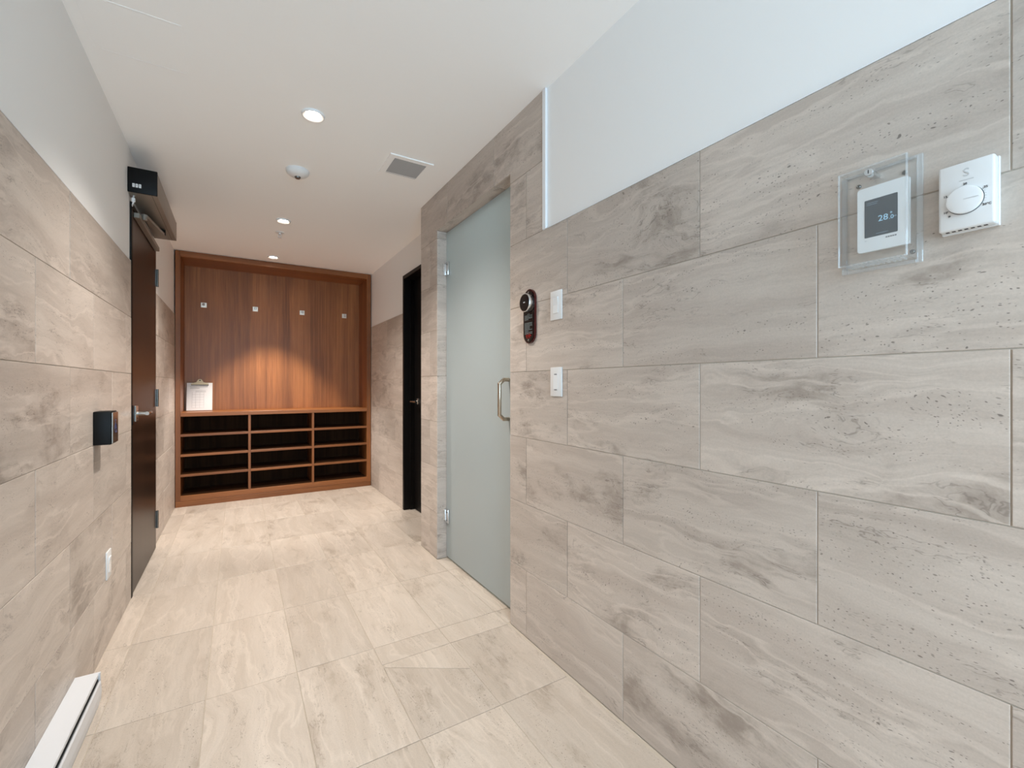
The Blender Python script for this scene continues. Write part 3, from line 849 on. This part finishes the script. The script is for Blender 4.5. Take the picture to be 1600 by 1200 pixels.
PB = (2.406, 2.508, 0.922, 1.058)
pb = empty('push_button_box', (XL, 2.457, PB[2]))
tag(pb, 'black box with steel push plate on the left wall beside the dark door', 'push button')
box('housing', 'black_plastic', pb, XL - 0.0008, -0.441, *PB, 0.004, 2)
pl = box('push_plate', 'steel', pb, -0.441, -0.4365, PB[0] + 0.004, PB[1] - 0.004, PB[2] + 0.005, PB[3] - 0.005, 0.0015)
def f_wheel(bm):          # small access symbol
    x, cy, cz = -0.4363, 2.459, 0.985
    bm_lathe(bm, [(0.015, 0), (0.018, 0), (0.018, 0.0006), (0.015, 0.0006)], (x, cy, cz), (1, 0, 0), 28, close=True)
    bm_cyl(bm, (x, cy - 0.003, cz + 0.034), (x + 0.0006, cy - 0.003, cz + 0.034), 0.0045, n=16)
    for q in ((cy - 0.006, cy - 0.001, cz, cz + 0.027), (cy - 0.004, cy + 0.016, cz + 0.001, cz + 0.006), (cy - 0.004, cy + 0.012, cz + 0.014, cz + 0.018), (cy + 0.013, cy + 0.017, cz - 0.018, cz + 0.006)):
        bm_box(bm, x, x + 0.0006, *q)
make('access_symbol', 'blue_mark', pl, f_wheel)

def decora(name, y, z, face, sgn, label, cat, kind):
    """wall plate on the plane X = face; sgn is the direction into the room"""
    e = empty(name, (face, y, z - 0.06))
    tag(e, label, cat)
    s = sgn
    box('plate', 'white_plastic', e, face - s * 0.0008, face + s * 0.0055, y - 0.0385, y + 0.0385, z - 0.061, z + 0.061, 0.0022, 2)
    if kind == 'rocker':
        make('rocker', 'white_gloss', e, lambda bm: bm_prism(bm, [(-0.033, 0.0050), (0.033, 0.0050), (0.033, 0.0105), (0.0, 0.0065), (-0.033, 0.0080)], lambda u, v, h: (face + s * v, h, z + u), y - 0.0163, y + 0.0163))
    elif kind == 'blank':
        box('insert', 'white_gloss', e, face + s * 0.0050, face + s * 0.0072, y - 0.0163, y + 0.0163, z - 0.033, z + 0.033, 0.0008)
    else:
        box('insert', 'white_gloss', e, face + s * 0.0050, face + s * 0.0068, y - 0.0163, y + 0.0163, z - 0.033, z + 0.033, 0.0008)
        for q in (-0.032, 0.032):
            box('slot', 'grey_mark', e, face + s * 0.0066, face + s * 0.0072, y - 0.009, y + 0.009, z + q - 0.003, z + q + 0.001)
    return e
decora('wall_switch', 2.648, 0.364, XL, 1, 'low white wall plate on the left wall tiles near the dark door', 'wall plate', 'rocker')
decora('light_switch', 1.4885, 1.4995, XR, -1, 'upper white rocker switch beside the oval black control', 'switch', 'rocker')
decora('wall_control', 1.4885, 1.1795, XR, -1, 'lower white wall plate with two small grey marks under the rocker switch', 'wall plate', 'marks')

HX0, HX1, HY0, HY1, HT = XL + 0.0008, -0.427, -0.35, 2.172, 0.120
ht = empty('baseboard_heater', ((HX0 + HX1) / 2, (HY0 + HY1) / 2, 0))
tag(ht, 'white metal baseboard heater along the foot of the left wall', 'heater')
make('top_cover', 'heater', ht, lambda bm: bm_prism(bm, [(HX0, 0.0), (HX0, HT), (HX1 - 0.006, HT), (HX1 - 0.004, HT - 0.002), (HX1 - 0.004, HT - 0.012), (HX1 - 0.007, HT - 0.012), (HX1 - 0.007, HT - 0.004), (HX0 + 0.004, HT - 0.004), (HX0 + 0.004, 0.0)], lambda u, v, h: (u, h, v), HY0, HY1 - 0.010))
make('front_panel', 'heater', ht, lambda bm: bm_prism(bm, [(HX1 - 0.004, 0.094), (HX1 + 0.001, 0.100), (HX1 + 0.005, 0.094), (HX1 + 0.007, 0.060), (HX1 + 0.005, 0.030), (HX1 - 0.001, 0.022), (HX1 - 0.003, 0.024), (HX1 + 0.001, 0.060)], lambda u, v, h: (u, h, v), HY0, HY1 - 0.022))
make('end_cap', 'heater', ht, lambda bm: bm_prism(bm, [(HX0, 0.0), (HX1 - 0.006, 0.0), (HX1, 0.02), (HX1 + 0.001, 0.06), (HX1, HT), (HX0, HT)], lambda u, v, h: (u, h, v), HY1 - 0.010, HY1))
make('heating_core', 'black_plastic', ht, lambda bm: bm_box(bm, HX0 + 0.006, HX1 - 0.0045, HY0 + 0.01, HY1 - 0.012, 0.020, 0.100))
make('lower_lip', 'heater', ht, lambda bm: bm_prism(bm, [(HX0 + 0.004, 0.0), (HX1 - 0.004, 0.0), (HX1 - 0.002, 0.010), (HX1 - 0.005, 0.010), (HX1 - 0.006, 0.003), (HX0 + 0.004, 0.003)], lambda u, v, h: (u, h, v), HY0, HY1 - 0.010))

# ================================================================ CONTROLS ON THE RIGHT WALL
# ---- oval black control with dial
SY, SZ = 1.682, 1.478
sc_ = empty('steam_control', (XR, SY, 1.356))
tag(sc_, 'oval black control plate with round chrome-ringed dial beside the glass door', 'control panel')
def oval(w, h, n=16):
    r = w / 2; L = h / 2 - r
    pts = [(r * math.cos(math.pi * i / n), L + r * math.sin(math.pi * i / n)) for i in range(n + 1)]
    return pts + [(-u, -v) for u, v in pts]
RX = lambda y, z: (lambda u, v, h: (XR - h, y - u, z + v))
make('backplate', 'plate_red', sc_, lambda bm: bm_prism(bm, oval(0.092, 0.246), RX(SY, SZ), -0.0005, 0.010))
face = make('face', 'plate_dark', sc_, lambda bm: bm_prism(bm, oval(0.082, 0.236), RX(SY, SZ), 0.0095, 0.0125))
def f_lines(bm):
    rr = random.Random(3)
    z = SZ + 0.008
    for k in range(15):
        if k == 5: z -= 0.010; continue
        w = 0.060 if k not in (0, 4, 9, 10, 12) else rr.choice((0.030, 0.042))
        if k == 0: w = 0.020
        y0 = SY + 0.031 - (0.02 if k == 0 else 0)
        bm_box(bm, XR - 0.0131, XR - 0.0124, y0 - w, y0, z, z + 0.0022)
        z -= 0.0060
make('printed_text', 'label_text', face, f_lines)
make('logo', 'red_mark', face, lambda bm: (bm_lathe(bm, [(0.009, 0.0), (0.012, 0.0), (0.012, 0.0006), (0.009, 0.0006)], (XR - 0.0124, SY + 0.008, SZ - 0.088), (-1, 0, 0), 24, close=True), bm_box(bm, XR - 0.0131, XR - 0.0124, SY - 0.012, SY - 0.008, SZ - 0.100, SZ - 0.076), bm_box(bm, XR - 0.0131, XR - 0.0124, SY - 0.022, SY + 0.020, SZ - 0.0905, SZ - 0.0860)))
for z in (SZ + 0.108, SZ - 0.108):
    make('screw', 'chrome', sc_, lambda bm: bm_cyl(bm, (XR - 0.012, SY, z), (XR - 0.0142, SY, z), 0.0042, n=14), smooth=True)
DZ = SZ + 0.060
make('dial', 'chrome', sc_, lambda bm: bm_lathe(bm, [(0, 0.012), (0.036, 0.012), (0.036, 0.020), (0.041, 0.023), (0.042, 0.031), (0.040, 0.0345), (0.038, 0.035), (0, 0.035)], (XR, SY, DZ), (-1, 0, 0), 40), smooth=True)
dial_face = make('dial_face', 'plate_dark', sc_, lambda bm: bm_lathe(bm, [(0, 0.0367), (0.0375, 0.0367), (0.0385, 0.0347), (0, 0.0347)], (XR, SY, DZ), (-1, 0, 0), 40), smooth=True)
make('dial_mark', 'pale_mark', dial_face, lambda bm: bm_box(bm, XR - 0.0373, XR - 0.0366, SY - 0.007, SY + 0.006, DZ - 0.002, DZ + 0.0025))

# ---- white digital thermostat
TY, TZ, TW, TH = 0.378, 1.510, 0.086, 0.134
th = empty('digital_thermostat', (XR, TY, TZ - TH / 2))
tag(th, 'white digital thermostat reading 28 inside a clear plastic guard', 'thermostat')
box('body', 'white_plastic', th, XR - 0.010, XR + 0.0008, TY - TW / 2 + 0.003, TY + TW / 2 - 0.003, TZ - TH / 2 + 0.003, TZ + TH / 2 - 0.003)
def rrect(w, h, r, n=5):
    pts = []
    for cx, cy, a0 in ((w / 2 - r, h / 2 - r, 0), (-w / 2 + r, h / 2 - r, 90), (-w / 2 + r, -h / 2 + r, 180), (w / 2 - r, -h / 2 + r, 270)):
        for i in range(n + 1):
            a = math.radians(a0 + 90 * i / n)
            pts.append((cx + r * math.cos(a), cy + r * math.sin(a)))
    return pts
bz = make('bezel', 'white_gloss', th, lambda bm: bm_prism(bm, rrect(TW, TH, 0.006), RX(TY, TZ), 0.0098, 0.0165))
SX, SY2, SW, SHh = XR - 0.0168, TY + 0.0025, 0.055, 0.078
scr = make('screen', 'screen', th, lambda bm: bm_prism(bm, rrect(SW, SHh, 0.001, 1), RX(SY2, TZ + 0.001), 0.0160, 0.0170))
rx, ry = (0, -1, 0), (0, 0, 1)
text_mesh('digits', '28', 0.0170, 'screen_text', scr, (XR - 0.0174, SY2 - 0.004, TZ - 0.004), rx, ry)
text_mesh('digits', '.0', 0.0110, 'screen_text', scr, (XR - 0.0174, SY2 - 0.0175, TZ - 0.0062), rx, ry)
text_mesh('digits', '°', 0.0120, 'screen_text', scr, (XR - 0.0174, SY2 - 0.0172, TZ - 0.0005), rx, ry)
for a, b, z, t in ((-0.024, -0.004, 0.0325, 0.0012), (-0.024, -0.006, 0.0290, 0.0012), (-0.008, 0.012, -0.0335, 0.0012), (0.0212, 0.0255, -0.0070, 0.0026)):
    box('screen_line', 'screen_dim', scr, XR - 0.0174, XR - 0.0169, SY2 - b, SY2 - a, TZ + z, TZ + z + t)
make('brand_mark', 'grey_mark', bz, lambda bm: [bm_box(bm, XR - 0.0170, XR - 0.0163, SY2 - 0.0255 + k * 0.0037, SY2 - 0.0228 + k * 0.0037, TZ - 0.0455, TZ - 0.0432) for k in range(5)])
make('indicator', 'pale_mark', bz, lambda bm: bm_box(bm, XR - 0.0170, XR - 0.0163, SY2 + 0.024, SY2 + 0.0275, TZ - 0.0450, TZ - 0.0435))

# ---- clear guard over it
CY0, CY1, CZ0, CZ1 = 0.326, 0.446, 1.409, 1.612
CXF = 1.086
gd = empty('thermostat_guard', (XR, (CY0 + CY1) / 2, CZ0))
tag(gd, 'transparent plastic guard box with keyed lock around the digital thermostat', 'guard')
def f_guard(bm):
    t = 0.0030
    bm_box(bm, CXF, CXF + t, CY0 + 0.004, CY1 - 0.004, CZ0 + 0.006, CZ1 - 0.004)
    bm_box(bm, CXF + t, XR - 0.0005, CY0 + 0.002, CY0 + 0.002 + t, CZ0 + 0.004, CZ1 - 0.002)
    bm_box(bm, CXF + t, XR - 0.0005, CY1 - 0.002 - t, CY1 - 0.002, CZ0 + 0.004, CZ1 - 0.002)
    bm_box(bm, CXF + t, XR - 0.0005, CY0 + 0.002 + t, CY1 - 0.002 - t, CZ1 - 0.002 - t, CZ1 - 0.002)
    bm_box(bm, CXF + t, XR - 0.0005, CY0 + 0.002 + t, CY1 - 0.002 - t, CZ0 + 0.004, CZ0 + 0.004 + t)
make('cover', 'clear', gd, f_guard)
def f_rim(bm):
    for q in ((CY0 + 0.002, CY0 + 0.0055, CZ0 + 0.004, CZ1 - 0.002), (CY1 - 0.0055, CY1 - 0.002, CZ0 + 0.004, CZ1 - 0.002), (CY0 + 0.0055, CY1 - 0.0055, CZ1 - 0.0055, CZ1 - 0.002), (CY0 + 0.0055, CY1 - 0.0055, CZ0 + 0.004, CZ0 + 0.0075)):
        bm_box(bm, CXF - 0.0006, CXF + 0.0030, *q, 0.0010)
make('rim', 'clear_edge', gd, f_rim)
def f_flange(bm):
    for q in ((CY0 - 0.008, CY0 + 0.0015, CZ0 - 0.004, CZ1 + 0.004), (CY1 - 0.0015, CY1 + 0.008, CZ0 - 0.004, CZ1 + 0.004), (CY0 + 0.0015, CY1 - 0.0015, CZ1 - 0.0015, CZ1 + 0.004), (CY0 + 0.0015, CY1 - 0.0015, CZ0 - 0.004, CZ0 + 0.0035)):
        bm_box(bm, XR - 0.006, XR - 0.0004, *q, 0.001)
make('flange', 'clear_edge', gd, f_flange)
for k in range(11):
    y = CY0 + 0.014 + k * 0.0088
    box('vent_rib', 'clear_edge', gd, CXF + 0.010, XR - 0.010, y, y + 0.0022, CZ0 + 0.0035, CZ0 + 0.0085)
lk = make('lock', 'chrome', gd, lambda bm: (bm_lathe(bm, [(0, 0.0), (0.0085, 0.0), (0.0085, 0.012), (0.0070, 0.014), (0, 0.014)], (XR - 0.030, 0.392, CZ1 - 0.013), (-1, 0, 0), 24), bm_box(bm, XR - 0.030, XR - 0.0005, 0.387, 0.397, CZ1 - 0.017, CZ1 - 0.009)), smooth=True)
box('keyhole', 'black_plastic', lk, XR - 0.0447, XR - 0.0438, 0.3913, 0.3927, CZ1 - 0.0165, CZ1 - 0.0095)
for y, z in ((0.424, CZ1 - 0.022), (0.347, CZ1 - 0.022), (0.335, CZ0 + 0.020)):
    make('mounting_screw', 'steel_dark', gd, lambda bm: bm_lathe(bm, [(0, -0.0005), (0.0045, -0.0005), (0.0042, 0.002), (0.0025, 0.0035), (0, 0.0035)], (XR, y, z), (-1, 0, 0), 16), smooth=True)

# ---- white dial thermostat
KY, KZ, KW, KH, KD = 0.253, 1.505, 0.073, 0.119, 0.030
kt = empty('dial_thermostat', (XR, KY, KZ - KH / 2))
tag(kt, 'white wall thermostat with round turning knob and temperature scale, right of the clear guard', 'thermostat')
box('base', 'white_plastic', kt, XR - 0.006, XR + 0.0008, KY - KW / 2 - 0.001, KY + KW / 2 + 0.001, KZ - KH / 2 - 0.001, KZ + KH / 2 + 0.001, 0.001)
box('housing', 'white_plastic', kt, XR - KD, XR - 0.0058, KY - KW / 2, KY + KW / 2, KZ - KH / 2, KZ + KH / 2, 0.004, 3)
fx = XR - KD
KC = (KY + 0.0005, KZ - 0.010)
kn = make('knob', 'white_gloss', kt, lambda bm: bm_lathe(bm, [(0, 0.0), (0.0235, 0.0), (0.0240, 0.006), (0.0232, 0.0085), (0.0205, 0.0095), (0, 0.0100)], (fx, KC[0], KC[1]), (-1, 0, 0), 48), smooth=True)
make('pointer', 'pale_mark', kn, lambda bm: bm_box(bm, fx - 0.0104, fx - 0.0098, KC[0] - 0.019, KC[0], KC[1] - 0.0004, KC[1] + 0.0004))
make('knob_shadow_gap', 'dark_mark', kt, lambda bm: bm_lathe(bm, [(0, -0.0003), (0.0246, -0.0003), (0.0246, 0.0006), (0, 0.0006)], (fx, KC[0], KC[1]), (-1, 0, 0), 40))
for ang, s in ((210, '10'), (150, '15'), (90, '20'), (30, '25'), (-30, '30°C')):
    a = math.radians(ang); R_ = 0.0300 if s != '30°C' else 0.0315
    text_mesh('numeral', s, 0.0054, 'dark_mark', kt, (fx - 0.0004, KC[0] - R_ * math.cos(a), KC[1] + R_ * math.sin(a) * 0.98), rx, ry)
for a in (210, 150, 30, 20, 10, 0, -10, -20, -30):
    make('scale_mark', 'dark_mark', kt, lambda bm: bm_cyl(bm, (fx - 0.0006, KC[0] - 0.0262 * math.cos(math.radians(a)), KC[1] + 0.0262 * math.sin(math.radians(a))), (fx + 0.0002, KC[0] - 0.0262 * math.cos(math.radians(a)), KC[1] + 0.0262 * math.sin(math.radians(a))), 0.0006 if a % 60 == 30 else 0.0003, n=8))
make('frost_mark', 'dark_mark', kt, lambda bm: [bar(bm, (fx - 0.0003, KC[0] + 0.0205 - 0.0018 * math.cos(math.radians(a)), KC[1] - 0.0225 - 0.0018 * math.sin(math.radians(a))), (fx - 0.0003, KC[0] + 0.0205 + 0.0018 * math.cos(math.radians(a)), KC[1] - 0.0225 + 0.0018 * math.sin(math.radians(a))), 0.0008, 0.0007) for a in (0, 60, 120)])
text_mesh('emblem', 'S', 0.0200, 'pale_mark', kt, (fx - 0.0002, KY - 0.001, KZ + 0.039), rx, ry, depth=0.0008)
make('emblem_line', 'pale_mark', kt, lambda bm: bm_box(bm, fx - 0.0005, fx + 0.0005, KY - 0.0105, KY + 0.0085, KZ + 0.0262, KZ + 0.0272))
for k in range(7):
    y = KY + 0.0255 - k * 0.0082
    box('vent_slot', 'black_plastic', kt, fx + 0.0055, fx + 0.012, y - 0.0024, y + 0.0024, KZ - KH / 2 - 0.0004, KZ - KH / 2 + 0.001)

# ---- lamp inside the steam room
sl = empty('steam_room_light', (1.80, 2.30, CEIL))
tag(sl, 'round ceiling light inside the room behind the frosted glass', 'ceiling light')
make('trim_ring', 'white_gloss', sl, lambda bm: bm_lathe(bm, [(0.060, 0.0002), (0.078, 0.0002), (0.076, 0.008), (0.060, 0.008)], (1.80, 2.30, CEIL), (0, 0, -1), 36, close=True), smooth=True)
make('lens', 'lens', sl, lambda bm: bm_cyl(bm, (1.80, 2.30, CEIL - 0.0002), (1.80, 2.30, CEIL - 0.005), 0.059, n=32))
pd = bpy.data.lights.new('steam_lamp', 'POINT'); pd.energy = STEAM_W; pd.color = (0.90, 0.98, 1.0); pd.shadow_soft_size = 0.06
po = bpy.data.objects.new('steam_lamp', pd); COL.objects.link(po); po.parent = sl; po.location = (0, 0, -0.09)
